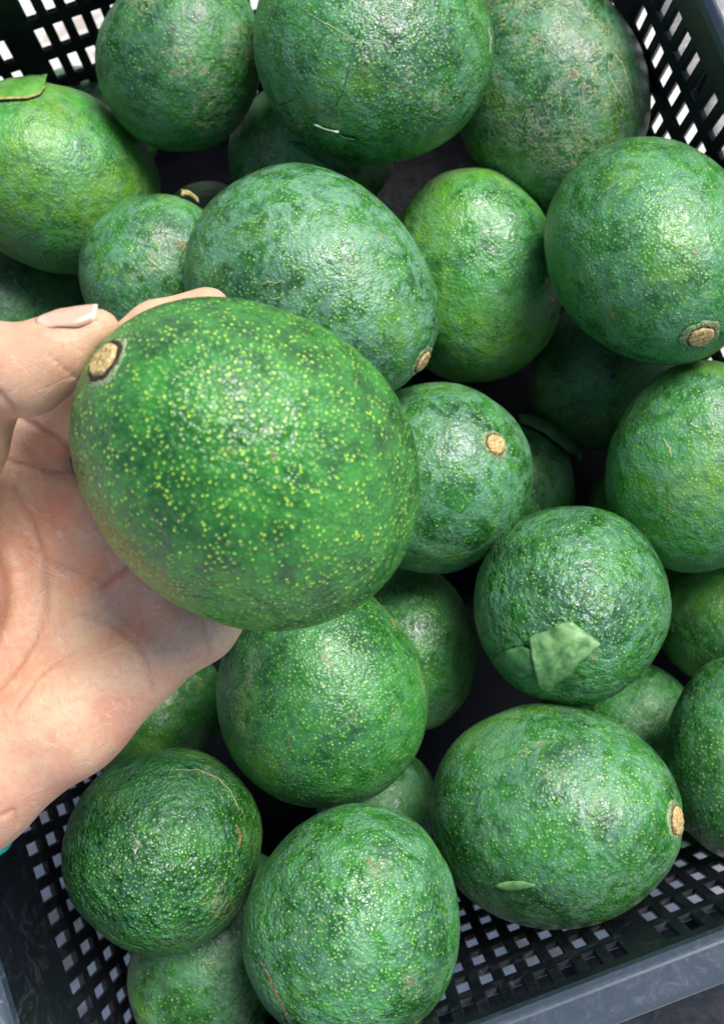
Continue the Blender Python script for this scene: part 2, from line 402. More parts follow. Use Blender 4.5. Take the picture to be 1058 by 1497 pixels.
FR = {}; GROUP = 'avocados heaped in the crate'
def avocado(key, uv, px, z=None, d=None, axis=None, stem=None, seed=1, label='', egg=0.07, group=GROUP, lump=0.018, mat={}):
    """uv centre in the photo, px = (across, along) half sizes in photo pixels, axis = (image angle deg, tilt to lens deg) or stem pixel"""
    u, v = uv
    P = at_d(u, v, d) if d else at_z(u, v, z)
    dd = depth(P); s = dd / FPX
    a = px[0] * s; c = px[1] * s
    if stem:
        ex, ey = stem[0] - u, -(stem[1] - v)
        r_ = min(0.985, math.hypot(ex, ey) / px[1]); ang = math.atan2(ey, ex); til = math.acos(r_)
    else:
        ang, til = rad(axis[0]), rad(axis[1])
    vw = (CAM - P).normalized(); upv = ROT @ Vector((0, 1, 0)); rt = upv.cross(vw).normalized(); up2 = vw.cross(rt)
    zax = (rt * math.cos(ang) + up2 * math.sin(ang)) * math.cos(til) + vw * math.sin(til)
    q = zax.to_track_quat('Z', 'Y')
    rs = random.Random(seed)
    Vv, Q, t1, t2 = fruit_mesh(a * rs.uniform(0.985, 1.015), a * rs.uniform(0.985, 1.015), c, egg, seed, lump=lump)
    me = bpy.data.meshes.new('rind')
    mt = skin_of_fruit('avocado_rind', seed, **mat)
    me.from_pydata(Vv.tolist(), [], Q.tolist() + t1 + t2); me.update()
    me.polygons.foreach_set('use_smooth', [True] * len(me.polygons)); me.materials.append(mt)
    root = empty('avocado', P); tag(root, label, 'avocado', group)
    o = bpy.data.objects.new('rind', me); col.objects.link(o); o.parent = root
    root.rotation_mode = 'QUATERNION'; root.rotation_quaternion = q
    Mx = Matrix.Translation(P) @ q.to_matrix().to_4x4()
    wv = [Mx @ Vector(x) for x in Vv.tolist()]
    FR[key] = dict(root=root, M=Mx, Mi=Mx.inverted(), bvh=BVHTree.FromPolygons(wv, Q.tolist() + t1 + t2), P=P, a=a, c=c, zax=zax)
    if stem: stem_end(key, stem)
    return root

def hit(key, u, v):
    r = ray(u, v).normalized(); h = FR[key]['bvh'].ray_cast(CAM, r)
    if h[0] is None:
        nr = FR[key]['bvh'].find_nearest(CAM + r * ((FR[key]['P'] - CAM).dot(r)))
        return nr[0], nr[1]
    n = h[1] if h[1].dot(r) < 0 else -h[1]
    return h[0], n

def to_local(key, pts):
    Mi = FR[key]['Mi']; return [Mi @ p for p in pts]

def stem_end(key, px, r=None, rng=None):
    fr = FR[key]; rs = random.Random(hash(key) % 1000 if rng is None else rng)
    r = r or STEM_R.get(key, 0.0055)
    # sits at the pole of the fruit, in the fruit's own frame; find the rind there
    P = fr['P']; zx = fr['zax']
    h = fr['bvh'].ray_cast(P + zx * fr['c'] * 1.3, -zx)
    zp = (fr['Mi'] @ h[0]).z
    def disc(name, rings, mat, jit, seg=30):
        V, F = [], []
        ph = [rs.uniform(0, 6.28) for _ in range(4)]
        for k, (rr, zz) in enumerate(rings):
            for i in range(seg):
                a = 2 * math.pi * i / seg
                wob = 1 + jit * (math.sin(2 * a + ph[0]) * 0.6 + math.sin(3 * a + ph[1]) * 0.4 + 0.4 * math.sin(7 * a + ph[2])) + rs.uniform(-jit, jit) * 0.35
                x, y = rr * wob * math.cos(a), rr * wob * math.sin(a)
                V.append((x, y, zz + rs.uniform(-1, 1) * 0.00022))
        for k in range(len(rings) - 1):
            for i in range(seg):
                F.append((k * seg + i, k * seg + (i + 1) % seg, (k + 1) * seg + (i + 1) % seg, (k + 1) * seg + i))
        V.append((0, 0, rings[-1][1])); c0 = len(V) - 1; b = (len(rings) - 1) * seg
        for i in range(seg): F.append((b + i, b + (i + 1) % seg, c0))
        return mesh_obj(name, V, F, mat, fr['root'])
    # rind surface height at radius rr (fruit frame)
    def zs(rr):
        hs = []
        for a in range(6):
            p = fr['M'] @ Vector((rr * math.cos(a), rr * math.sin(a), fr['c'] * 1.3)); hh = fr['bvh'].ray_cast(p, -zx)
            if hh[0] is not None: hs.append((fr['Mi'] @ hh[0]).z)
        return max(hs) if hs else zp
    disc('stem_collar', [(r * 1.50, zs(r * 1.50) - 0.0003), (r * 1.36, zs(r * 1.36) + 0.0003), (r * 1.15, zs(r * 1.15) + 0.0006), (r * 0.9, zp + 0.0004)], M_halo, 0.10)
    w_ = 1.26 if key == 'A' else 1.13
    disc('stem_ring', [(r * w_, zp - 0.001), (r * (w_ - .05), zp + 0.0008), (r * 1.02, zp + 0.0013), (r * 0.9, zp + 0.0005)], M_ring if key == 'A' else M_ring2, 0.05)
    disc('stem_button', [(r * 0.97, zp - 0.0005), (r * 0.93, zp + 0.0016), (r * 0.78, zp + 0.0022), (r * 0.5, zp + 0.0019), (r * 0.25, zp + 0.0022)], M_cork, 0.06)
STEM_R = dict(A=0.0058, F=0.0058, H=0.0062, J=0.0052, M=0.0062, T=0.005)

A = avocado
A('A', (364, 680), (229, 277), d=.350, stem=(173, 542), seed=1, egg=0.05, group='avocado held in the hand', lump=0.008, label='large glossy speckled avocado held up in the hand',
  mat=dict(bright=0.8, yellow=0.4, bloom=0.05, scuff=0.08, dots=1.3, dot_scale=640, dotr=0.33, rough=0.33, pebble=0.7, dotk=0.8, spec=0.5, halok=0.14))
A('B', (541, 75), (172, 160), z=.221, axis=(-110, -35), seed=2, label='large avocado at the top centre with a thin dark crack down its rind', mat=dict(bright=0.55, bloom=0.55, scuff=0.45, dots=0.95, rough=0.38, pebble=0.7))
A('C', (268, 88), (119, 132), z=.190, axis=(60, 20), seed=3, label='dull avocado by the far wall, left of the cracked top centre one', mat=dict(bright=0.6, bloom=0.45, scuff=0.5, dots=0.35, rough=0.5))
A('D', (80, 261), (134, 156), z=.150, axis=(155, 15), seed=4, label='light green avocado at the left edge with a torn leaf on top', mat=dict(bright=1.6, yellow=1.3, bloom=0.45, scuff=0.1, dots=1.1, rough=0.42))
A('E', (804, 140), (138, 168), z=.182, axis=(105, 10), seed=5, label='tan-netted scuffed avocado by the far right slotted wall', mat=dict(bright=0.4, bloom=0.7, scuff=0.85, dots=0.5, rough=0.5, pebble=0.4))
A('F', (459, 424), (160, 196), z=.230, stem=(612, 522), seed=6, label='grey-green speckled avocado directly above the held one, stem end at lower right', mat=dict(bright=0.45, bloom=0.75, scuff=0.15, dots=0.85, rough=0.42))
A('G', (690, 405), (128, 158), z=.156, axis=(95, 15), seed=7, label='bright green avocado lying low between the speckled grey-green one and the right one', mat=dict(bright=1.2, yellow=0.9, bloom=0.4, scuff=0.1, dots=0.85, rough=0.36))
A('H', (950, 370), (150, 184), z=.225, stem=(1018, 487), seed=8, label='round avocado at the right edge with a tan stem end at its bottom', mat=dict(bright=0.65, yellow=0.3, bloom=0.5, scuff=0.12, dots=0.9, rough=0.4))
A('I', (1016, 682), (128, 158), z=.190, axis=(80, 20), seed=9, label='yellowish green avocado cut by the right edge, under the stem-marked round one', mat=dict(bright=1.2, yellow=1.0, bloom=0.55, scuff=0.12, dots=0.8, rough=0.45))
A('J', (637, 697), (138, 150), z=.185, stem=(720, 652), seed=10, label='avocado with a round tan stem button facing up, right of the held one', mat=dict(bright=0.5, bloom=0.65, scuff=0.15, dots=0.6, rough=0.4))
A('K', (835, 888), (140, 145), z=.200, axis=(-100, 40), seed=11, label='round pebbly avocado with a crumpled pale leaf on its lower side', mat=dict(bright=0.6, yellow=0.3, bloom=0.55, scuff=0.1, dots=0.5, rough=0.40, pebble=1.4))
A('L', (466, 1010), (153, 170), z=.200, axis=(105, 10), seed=12, label='deep green avocado partly under the lower edge of the held one', mat=dict(bright=0.7, yellow=0.35, bloom=0.25, scuff=0.35, dots=1.0, rough=0.34))
A('M', (812, 1190), (164, 186), z=.205, stem=(978, 1191), seed=13, label='big avocado at lower right by the rim with a small leaf scrap', mat=dict(bright=0.5, yellow=0.25, bloom=0.55, scuff=0.25, dots=0.8, rough=0.42))
A('N', (517, 1345), (159, 172), z=.236, axis=(70, 25), seed=14, label='big pale bloomed avocado at the bottom centre', mat=dict(bright=0.8, yellow=0.35, bloom=0.6, scuff=0.25, dots=0.9, rough=0.38, pebble=1.2))
A('O', (243, 1241), (141, 146), z=.208, axis=(35, -15), seed=15, label='dark pebbly avocado at lower left below the wrist', lump=0.02, mat=dict(bright=0.65, yellow=0.3, bloom=0.35, scuff=0.45, dots=0.95, rough=0.33, pebble=1.7))
A('P', (1082, 1105), (110, 147), z=.190, axis=(92, 10), seed=16, label='avocado cut by the right edge beside the slotted near wall', mat=dict(bright=0.6, yellow=0.4, bloom=0.4, scuff=0.2, dots=0.7, rough=0.45))
A('Q', (318, 1388), (112, 150), z=.152, axis=(62, 5), seed=17, label='dented dull avocado wedged low in the bottom left corner', lump=0.028, mat=dict(bright=0.7, yellow=0.4, bloom=0.6, scuff=0.2, dots=0.6, rough=0.45))
A('R', (598, 945), (98, 122), z=.125, axis=(95, 0), seed=18, label='low avocado in shade between the deep green and the leafy pebbly ones', mat=dict(bright=0.7, yellow=0.5, bloom=0.3, scuff=0.2, dots=0.4, rough=0.4))
A('S', (225, 1040), (95, 110), z=.130, axis=(20, 0), seed=19, label='shaded low avocado showing under the edge of the palm', mat=dict(bright=0.5, bloom=0.3, scuff=0.1, dots=0.2, rough=0.45))
A('T', (231, 398), (108, 115), z=.185, axis=(62, -5), seed=20, label='pale scuffed avocado behind the thumb, left of the grey-green speckled one', mat=dict(bright=0.7, bloom=0.6, scuff=0.35, dots=0.6, rough=0.45))
A('U', (456, 226), (106, 124), z=.125, axis=(10, 0), seed=21, label='shaded low avocado just under the cracked top centre one', mat=dict(bright=0.9, bloom=0.6, scuff=0.4, dots=0.2, rough=0.5))
A('V', (128, 200), (96, 104), z=.062, axis=(20, 0), seed=22, label='low avocado at the far wall, showing behind the one with the torn leaf', mat=dict(bright=0.7, bloom=0.4, scuff=0.1, dots=0.1, rough=0.5))
A('W', (15, 450), (100, 110), z=.080, axis=(20, 0), seed=23, label='dark low avocado at the left edge above the thumb', mat=dict(bright=0.4, bloom=0.4, scuff=0.1, dots=0.2, rough=0.5))
A('X', (880, 545), (104, 112), z=.105, axis=(70, 0), seed=24, label='dark low avocado in the gap under the stem-marked right one', mat=dict(bright=0.4, bloom=0.3, scuff=0.1, dots=0.2, rough=0.5))
A('Y', (744, 718), (95, 104), z=.090, axis=(60, 0), seed=25, label='low avocado in the middle gap with a long dark leaf above it', mat=dict(bright=0.7, yellow=0.5, bloom=0.4, scuff=0.1, dots=0.3, rough=0.45))
A('Z', (952, 745), (90, 96), z=.085, axis=(60, 0), seed=26, label='deepest avocado in the gap left of the yellowish right one', mat=dict(bright=0.4, bloom=0.3, scuff=0.1, dots=0.2, rough=0.5))
A('AA', (1062, 902), (98, 104), z=.120, axis=(60, 0), seed=27, label='low avocado at the right edge beneath the yellowish one', mat=dict(bright=0.7, yellow=0.6, bloom=0.25, scuff=0.3, dots=0.3, rough=0.45))
A('AB', (927, 1064), (86, 96), z=.102, axis=(60, 0), seed=28, label='low avocado peeking out below right of the leafy pebbly one', mat=dict(bright=0.7, yellow=0.4, bloom=0.4, scuff=0.4, dots=0.3, rough=0.45))
A('AC', (554, 1183), (86, 92), z=.110, axis=(60, 0), seed=29, label='low avocado squeezed between the deep green one and the bottom centre one', mat=dict(bright=0.7, bloom=0.6, scuff=0.2, dots=0.5, rough=0.45))
A('AD', (305, 357), (86, 92), z=.078, axis=(60, 0), seed=30, label='deep avocado showing as a sliver behind the pale scuffed one', mat=dict(bright=0.5, bloom=0.3, scuff=0.1, dots=0.2, rough=0.5))
A('AE', (990, 1165), (80, 88), z=.074, axis=(60, 0), seed=31, label='deep avocado in the gap between the big lower right one and the right edge', mat=dict(bright=0.5, bloom=0.3, scuff=0.1, dots=0.3, rough=0.5))

# ------------------------------------------------------------------ leaves, scars
def resample(pl, n):
    d = [0]
    for i in range(1, len(pl)): d.append(d[-1] + math.dist(pl[i], pl[i - 1]))
    out = []
    for k in range(n):
        t = d[-1] * k / (n - 1); i = 1
        while i < len(d) - 1 and d[i] < t: i += 1
        f = (t - d[i - 1]) / max(1e-9, d[i] - d[i - 1])
        out.append(tuple(pl[i - 1][c] + (pl[i][c] - pl[i - 1][c]) * f for c in range(len(pl[0]))))
    return out
def leaf(key, top, bot, lift, mat, label, n=18, m=7, curl=0.0, seed=0, group=None, th=0.0005, edge=None, cat='leaf', name='leaf', crumple=0.0):
    """sheet between two edge lines over fruit `key`; points are (u, v[, lift])"""
    rs = random.Random(seed)
    tp = resample([p if len(p) == 3 else (*p, lift) for p in top], n); bt = resample([p if len(p) == 3 else (*p, lift) for p in bot], n)
    V = []
    for i in range(n):
        for j in range(m):
            f = j / (m - 1)
            u = tp[i][0] * (1 - f) + bt[i][0] * f; v = tp[i][1] * (1 - f) + bt[i][1] * f; l = tp[i][2] * (1 - f) + bt[i][2] * f
            p, nn = hit(key, u, v)
            V.append(p + nn * (l + curl * math.sin(math.pi * f) + rs.uniform(-1, 1) * 0.00015))
    if crumple:
        cr = vnoise(np.array([tuple(v) for v in V]) / 0.0048 + seed * 3.1) - 1.4 * np.abs(vnoise(np.array([tuple(v) for v in V]) / 0.008 + seed))
        V = [v + (CAM - v).normalized() * crumple * (float(c) + 0.5) for v, c in zip(V, cr)]
    base = sum(V, Vector()) / len(V)
    V = [v - base for v in V]
    F = [(i * m + j, i * m + j + 1, (i + 1) * m + j + 1, (i + 1) * m + j) for i in range(n - 1) for j in range(m - 1)]
    o = mesh_obj(name, V, F, mat); o.location = base
    s = o.modifiers.new('solid', 'SOLIDIFY'); s.thickness = th; s.offset = 0
    tag(o, label, cat, group)
    if edge:
        EV, EF = [], []
        for i in range(n):
            for j in (m - 2, m - 1):
                p = V[i * m + j]; q = V[i * m + m - 1]
                EV.append((q + (p - q) * 0.75) + (CAM - base - p).normalized() * 0.0005)
        for i in range(n - 1): EF.append((i * 2, i * 2 + 1, i * 2 + 3, i * 2 + 2))
        e = mesh_obj('dry_edge', EV, EF, edge, o); s = e.modifiers.new('solid', 'SOLIDIFY'); s.thickness = 0.0003
    return o
leaf('D', [(-14, 128, .002), (20, 121, .0025), (48, 119, .003), (60, 116, .003), (70, 110, .004)], [(-14, 150, .002), (20, 148, .0015), (42, 147, .0015), (58, 142, .0015), (66, 133, .0025)], .004, M_leaf_fresh,
     'torn fresh green leaf lying on the light green avocado at the left edge', curl=0.0008, edge=M_leaf_edge, seed=1, crumple=0.0004, n=26, m=10)
leaf('K', [(776, 932, .002), (784, 926, .0015), (803, 921, .001), (816, 911, .002), (836, 908, .002), (846, 917, .0015), (860, 927, .0015), (877, 940, .001)], [(790, 1003, .003), (803, 1005, .003), (814, 994, .002), (834, 984, .002), (846, 968, .001), (862, 955, .001), (868, 946, .0008)], .004, M_leaf_pale,
     'crumpled pale green leaf stuck to the round pebbly avocado', curl=0.001, seed=2, crumple=0.0009, n=30, m=18, th=0.0003)
leaf('K', [(728, 962, .0015), (745, 948, .003), (765, 943, .002), (782, 950, .001)], [(730, 972, .0015), (745, 983, .002), (765, 986, .003), (785, 984, .001)], .002, M_leaf_dark,
     'small dark leaf piece beside the crumpled pale leaf', curl=0.001, seed=3, crumple=0.0009, n=20, m=12)
leaf('Y', [(756, 616, .003), (790, 617, .004), (825, 630, .004), (866, 657, .004)], [(758, 624, .003), (790, 640, .004), (822, 668, .005), (862, 672, .004)], .004, M_leaf_dark,
     'long dark leaf lying deep in the middle gap', curl=0.003, seed=4)
leaf('U', [(425, 208, .002), (460, 212, .003), (495, 222, .003), (522, 236, .003)], [(432, 214, .002), (462, 232, .003), (492, 250, .003), (518, 252, .003)], .003, M_leaf_dark,
     'dull dark leaf in shade under the cracked top centre avocado', curl=0.002, seed=5)
leaf('M', [(724, 1291), (740, 1286), (762, 1285), (783, 1290)], [(724, 1293), (740, 1300), (764, 1299), (783, 1292)], .0012, M_leaf_pale,
     'tiny yellow-green leaf scrap on the big lower right avocado', curl=0.0006, seed=6, n=10, m=4)
leaf('B', [(464, 177, .003), (472, 180, .003), (484, 184, .003), (497, 187, .003)], [(465, 181, .0005), (474, 187, .0005), (485, 190, .0005), (496, 190, .0005)], .002, M_flake,
     'curled pale flake under the dark crack of the top centre avocado', seed=7, n=10, m=4, cat='flake', name='husk_flake')
leaf('B', [(497, 193, .002), (506, 197, .002), (520, 199, .002)], [(497, 196, .0005), (506, 203, .0005), (519, 203, .0005)], .002, M_leaf_dark,
     'dull green flake just right of the curled pale flake', seed=8, n=8, m=4, cat='flake', name='husk_flake')
leaf('T', [(262, 286, .004), (276, 282, .005), (292, 284, .004)], [(264, 291, .002), (277, 292, .003), (293, 293, .002)], .004, M_leaf_edge,
     'dry brown stalk bit on top of the pale scuffed avocado', seed=9, n=8, m=4, th=0.0015, cat='stalk', name='dry_stalk')

def scar(key, pts, wpx, mat, name='rind_scar', lift=0.00025, n=26, seed=0):
    rs = random.Random(seed); pl = resample(pts, n); V, F = [], []
    for i, (u, v) in enumerate(pl):
        a = pl[max(0, i - 1)]; b = pl[min(n - 1, i + 1)]; dx, dy = b[0] - a[0], b[1] - a[1]; L = math.hypot(dx, dy) or 1
        wv = wpx * (0.35 + 0.65 * math.sin(math.pi * (i + 0.3) / n)) * rs.uniform(0.6, 1.25)
        u += rs.uniform(-.8, .8); v += rs.uniform(-.8, .8)
        for s, l in ((-1, -0.0003), (0, lift), (1, -0.0003)):
            p, nn = hit(key, u - dy / L * wv * s, v + dx / L * wv * s); V.append(p + nn * l)
    for i in range(n - 1):
        for j in range(2): F.append((i * 3 + j, i * 3 + j + 1, i * 3 + j + 4, i * 3 + j + 3))
    return mesh_obj(name, to_local(key, V), F, mat, FR[key]['root'])
scar('B', [(528, 5), (529, 40), (520, 62), (512, 85), (507, 110), (500, 138), (490, 155), (478, 170)], 1.7, M_scar_dark, 'rind_crack', seed=1)
scar('B', [(400, 156), (418, 150), (432, 144)], 1.4, M_scar_dark, 'rind_crack', seed=2)
scar('B', [(440, 12), (468, 30), (500, 47), (520, 62)], 1.8, M_scar_pale, seed=3)
scar('B', [(468, 62), (500, 55), (520, 62), (545, 60), (590, 72)], 1.3, M_scar_pale, seed=4)
scar('B', [(714, 40), (717, 58), (716, 78)], 2.2, M_scar_pale, seed=14)
scar('F', [(380, 416), (392, 412), (404, 414), (412, 409)], 2.0, M_scar_pale, seed=5)
scar('F', [(394, 436), (404, 437), (414, 432)], 1.6, M_scar_pale, seed=6)
scar('O', [(248, 1126), (290, 1125), (320, 1138), (338, 1158), (350, 1185)], 1.6, M_scar_pale, seed=7)
scar('O', [(345, 1205), (352, 1220), (350, 1240)], 4.0, M_scar_brown, seed=8)
scar('L', [(572, 904), (576, 912), (576, 920)], 4.0, M_scar_brown, seed=9, n=10)
scar('L', [(420, 1078), (424, 1090), (424, 1100)], 2.0, M_scar_brown, seed=10, n=10)
scar('N', [(380, 1405), (392, 1425), (402, 1450), (415, 1478), (425, 1500)], 5.0, M_scar_brown, seed=11)
scar('E', [(895, 75), (910, 95), (918, 120), (925, 140)], 2.5, M_scar_pale, seed=12)
scar('E', [(888, 105), (898, 125), (912, 145)], 2.2, M_scar_pale, seed=13)
scar('T', [(255, 360), (264, 353), (272, 358), (266, 368)], 5.0, M_scar_brown, seed=15, n=14)
scar('H', [(872, 455), (888, 452), (898, 468)], 2.4, M_scar_brown, seed=16, n=14)
scar('I', [(968, 640), (978, 655), (980, 668)], 3.6, M_scar_pale, seed=17, n=12)

# ------------------------------------------------------------------ the hand
MM = 0.001
def cp(u, v, d):                              # camera space
    return np.array([(u - CU) / FPX * d, -(v - CV) / FPX * d, -d])
fA = FR['A']
RT = np.array(ROT)
def world_to_cam(p): return RT.T @ (np.array(p) - np.array(CAM))
FC = world_to_cam(fA['P']); FZ = RT.T @ np.array(fA['zax'])
def back(u, v, r, extra=0.0003):              # depth for a finger of radius r lying behind the held fruit at (u, v)
    d = 0.39
    for _ in range(8):
        p = cp(u, v, d); off = p[:2] - FC[:2]; Rr = 0.0505
        h = math.sqrt(max(0.0002, (Rr + r) ** 2 - off @ off)); d = -FC[2] + h + extra
    return d
def fj(u, v, r): return (cp(u, v, back(u, v, r * MM)), r * MM)
wu, wm, wr = cp(-40, 1165, .412), cp(-80, 1112, .409), cp(-122, 1058, .405)
P_m = (cp(292, 914, .402), .0118); R_m = (cp(214, 828, .411), .0128); M_m = (cp(132, 738, .414), .0132); I_m = (cp(52, 654, .411), .0126)
caps = []                                     # (a, b, ra, rb, group k)
def chain(pts, k=0.004):
    for (a, ra), (b, rb) in zip(pts, pts[1:]): caps.append((a, b, ra, rb, k))
# palm
chain([(wu, .019), (cp(110, 1038, .408), .0185), P_m], 0.010)
chain([(wm, .019), (cp(70, 960, .414), .016), R_m], 0.010)
chain([(wm, .019), (cp(20, 900, .416), .0155), M_m], 0.010)
chain([(wr, .0185), (cp(-50, 840, .414), .016), I_m], 0.010)
chain([(cp(-5, 1130, .404), .017), (cp(95, 1050, .403), .0175), (cp(190, 975, .406), .0125)], 0.010)
chain([P_m, R_m], .008); chain([R_m, M_m], .008); chain([M_m, I_m], .008)
# forearm
chain([(wu, .019), (cp(-860, 1755, .450), .027)], 0.012); chain([(wr, .0185), (cp(-960, 1620, .445), .031)], 0.012); chain([(wm, .021), (cp(-910, 1690, .445), .039)], 0.012)
# thenar and thumb
TH = [(cp(-132, 985, .398), .019), (cp(-98, 870, .386), .0215), (cp(-104, 745, .373), .0180)]
chain(TH, 0.010)
chain([(cp(-104, 745, .373), .0175), (cp(-66, 645, .360), .0160), (cp(-22, 540, .346), .0140)], 0.004)
chain([(cp(-22, 538, .346), .0138), (cp(38, 541, .343), .0132), (cp(86, 516, .341), .0108), (cp(140, 489, .340), .0080)], 0.005)
chain([(cp(-100, 780, .385), .013), (cp(-10, 700, .408), .011)], 0.008)
# fingers behind the fruit
IDX = [I_m, fj(150, 546, 10.6), fj(230, 484, 9.6), fj(303, 456, 8.3)]
MID = [M_m, fj(266, 622, 11.0), fj(356, 548, 9.9), fj(412, 505, 8.6)]
RNG = [R_m, fj(338, 718, 10.6), fj(420, 648, 9.4), fj(470, 604, 8.1)]
PNK = [P_m, fj(384, 836, 9.2), fj(440, 786, 8.3), fj(480, 746, 7.2)]
for c_ in (IDX, MID, RNG, PNK): chain(c_, 0.0035)

lo = np.min([np.minimum(a - max(ra, rb), b - max(ra, rb)) for a, b, ra, rb, k in caps], 0) - .006
hi = np.max([np.maximum(a + max(ra, rb), b + max(ra, rb)) for a, b, ra, rb, k in caps], 0) + .006
H = 0.0013
nx = np.ceil((hi - lo) / H).astype(int) + 1
gx = [lo[i] + H * np.arange(nx[i]) for i in range(3)]
S = np.full(nx, 0.05, dtype=np.float32)
def smin(a, b, k):
    h = np.clip(0.5 + 0.5 * (b - a) / k, 0, 1); return b * (1 - h) + a * h - k * h * (1 - h)
def cap_sd(X, Y, Z, a, b, ra, rb):
    ab = b - a; L2 = float(ab @ ab)
    t = np.clip(((X - a[0]) * ab[0] + (Y - a[1]) * ab[1] + (Z - a[2]) * ab[2]) / L2, 0, 1)
    dx = X - (a[0] + t * ab[0]); dy = Y - (a[1] + t * ab[1]); dz = Z - (a[2] + t * ab[2])
    return np.sqrt(dx * dx + dy * dy + dz * dz) - (ra + (rb - ra) * t)
for a, b, ra, rb, k in caps:
    m = max(ra, rb) + 0.03
    i0 = np.clip(np.floor((np.minimum(a, b) - m - lo) / H).astype(int), 0, nx); i1 = np.clip(np.ceil((np.maximum(a, b) + m - lo) / H).astype(int) + 1, 0, nx)
    if np.any(i1 <= i0): continue
    X = gx[0][i0[0]:i1[0], None, None].astype(np.float32); Y = gx[1][None, i0[1]:i1[1], None].astype(np.float32); Z = gx[2][None, None, i0[2]:i1[2]].astype(np.float32)
    sd_ = cap_sd(X, Y, Z, a, b, ra, rb)
    sl = tuple(slice(i0[i], i1[i]) for i in range(3))
    S[sl] = smin(S[sl], sd_, k)
# press the flesh against the held fruit: keep the hand out of it
X, Y, Z = np.meshgrid(*[g_.astype(np.float32) for g_ in gx], indexing='ij', sparse=True)
ax_ = FZ; px_, py_, pz_ = X - FC[0], Y - FC[1], Z - FC[2]
al = px_ * ax_[0] + py_ * ax_[1] + pz_ * ax_[2]
q2 = px_ * px_ + py_ * py_ + pz_ * pz_ - al * al
a_, c_ = fA['a'] * 1.004, fA['c'] * 1.004
kk = np.sqrt(np.maximum(q2, 0) / (a_ * a_ * (1 - 0.05 * np.clip(al / c_, -1, 1)) ** 2) + al * al / (c_ * c_))
fs = (kk - 1) * (a_ * 0.98)
S = -smin(-S, fs.astype(np.float32), 0.002)
S[0] = S[-1] = 0.01; S[:, 0] = S[:, -1] = 0.01; S[:, :, 0] = S[:, :, -1] = 0.01

def surface_nets(S, lo, H):
    n = S.shape; ins = S < 0
    nc = (n[0] - 1, n[1] - 1, n[2] - 1)
    cnt = np.zeros(nc, np.uint8)
    for c in np.ndindex(2, 2, 2): cnt += ins[c[0]:c[0] + nc[0], c[1]:c[1] + nc[1], c[2]:c[2] + nc[2]]
    ci, cj, ck = np.nonzero((cnt > 0) & (cnt < 8))
    idx = np.full(nc, -1, np.int64); idx[ci, cj, ck] = np.arange(len(ci))
    acc = np.zeros((len(ci), 3)); num = np.zeros(len(ci))
    cor = list(np.ndindex(2, 2, 2))
    for a in cor:
        for ax in range(3):
            if a[ax]: continue
            b = list(a); b[ax] = 1
            sa = S[ci + a[0], cj + a[1], ck + a[2]]; sb = S[ci + b[0], cj + b[1], ck + b[2]]
            cr = (sa < 0) != (sb < 0); t = np.where(cr, sa / np.where(cr, sa - sb, 1), 0)
            p = np.tile(np.array(a, float), (len(ci), 1)); p[:, ax] = t
            acc[cr] += p[cr]; num += cr
    V = lo + H * (np.stack([ci, cj, ck], 1) + acc / num[:, None])
    F = []
    for ax in range(3):
        o1, o2 = (ax + 1) % 3, (ax + 2) % 3
        sl = [slice(1, -1)] * 3; sl[ax] = slice(0, -1); s2 = [slice(1, -1)] * 3; s2[ax] = slice(1, None)
        A_, B_ = ins[tuple(sl)], ins[tuple(s2)]
        e = np.argwhere(A_ != B_); fl = A_[tuple(e.T)]
        e = e + np.array([0 if i == ax else 1 for i in range(3)])
        d1 = np.zeros(3, int); d1[o1] = 1; d2 = np.zeros(3, int); d2[o2] = 1
        q = np.stack([idx[tuple((e - d1 - d2).T)], idx[tuple((e - d2).T)], idx[tuple(e.T)], idx[tuple((e - d1).T)]], 1)
        q[~fl] = q[~fl][:, ::-1]
        F.append(q)
    return V, np.concatenate(F)
HV, HF = surface_nets(S, lo, H)
# relax the grid stepping a little
def relax(V, F, it, f):
    for _ in range(it):
        s = np.zeros_like(V); c = np.zeros(len(V))
        for a in range(4):
            for b in ((a + 1) % 4, (a + 3) % 4):
                np.add.at(s, F[:, a], V[F[:, b]]); np.add.at(c, F[:, a], 1)
        V = V + f * (s / np.maximum(c, 1)[:, None] - V)
    return V
HV = relax(HV, HF, 4, 0.5)
UV = np.stack([CU + FPX * HV[:, 0] / -HV[:, 2], CV - FPX * HV[:, 1] / -HV[:, 2]], 1); HD = -HV[:, 2]

def line_mask(pts, width, dmin=0.0, dmax=1.0):
    best = np.full(len(UV), 1e9)
    for a, b in zip(pts, pts[1:]):
        a = np.array(a, float); b = np.array(b, float); ab = b - a
        t = np.clip(((UV - a) @ ab) / (ab @ ab), 0, 1); best = np.minimum(best, np.linalg.norm(UV - (a + t[:, None] * ab), axis=1))
    return np.exp(-(best / width) ** 2) * ((HD > dmin) & (HD < dmax))
FNx = np.zeros_like(HV)
fn = np.cross(HV[HF[:, 2]] - HV[HF[:, 0]], HV[HF[:, 3]] - HV[HF[:, 1]])
for a in range(4): np.add.at(FNx, HF[:, a], fn)
FNx /= np.maximum(np.linalg.norm(FNx, axis=1), 1e-12)[:, None]
if np.mean(np.einsum('ij,ij->i', FNx, HV - HV.mean(0))) < 0: HF = HF[:, ::-1]; FNx = -FNx
front = (FNx[:, 2] > 0.0)
cre = np.zeros(len(UV))
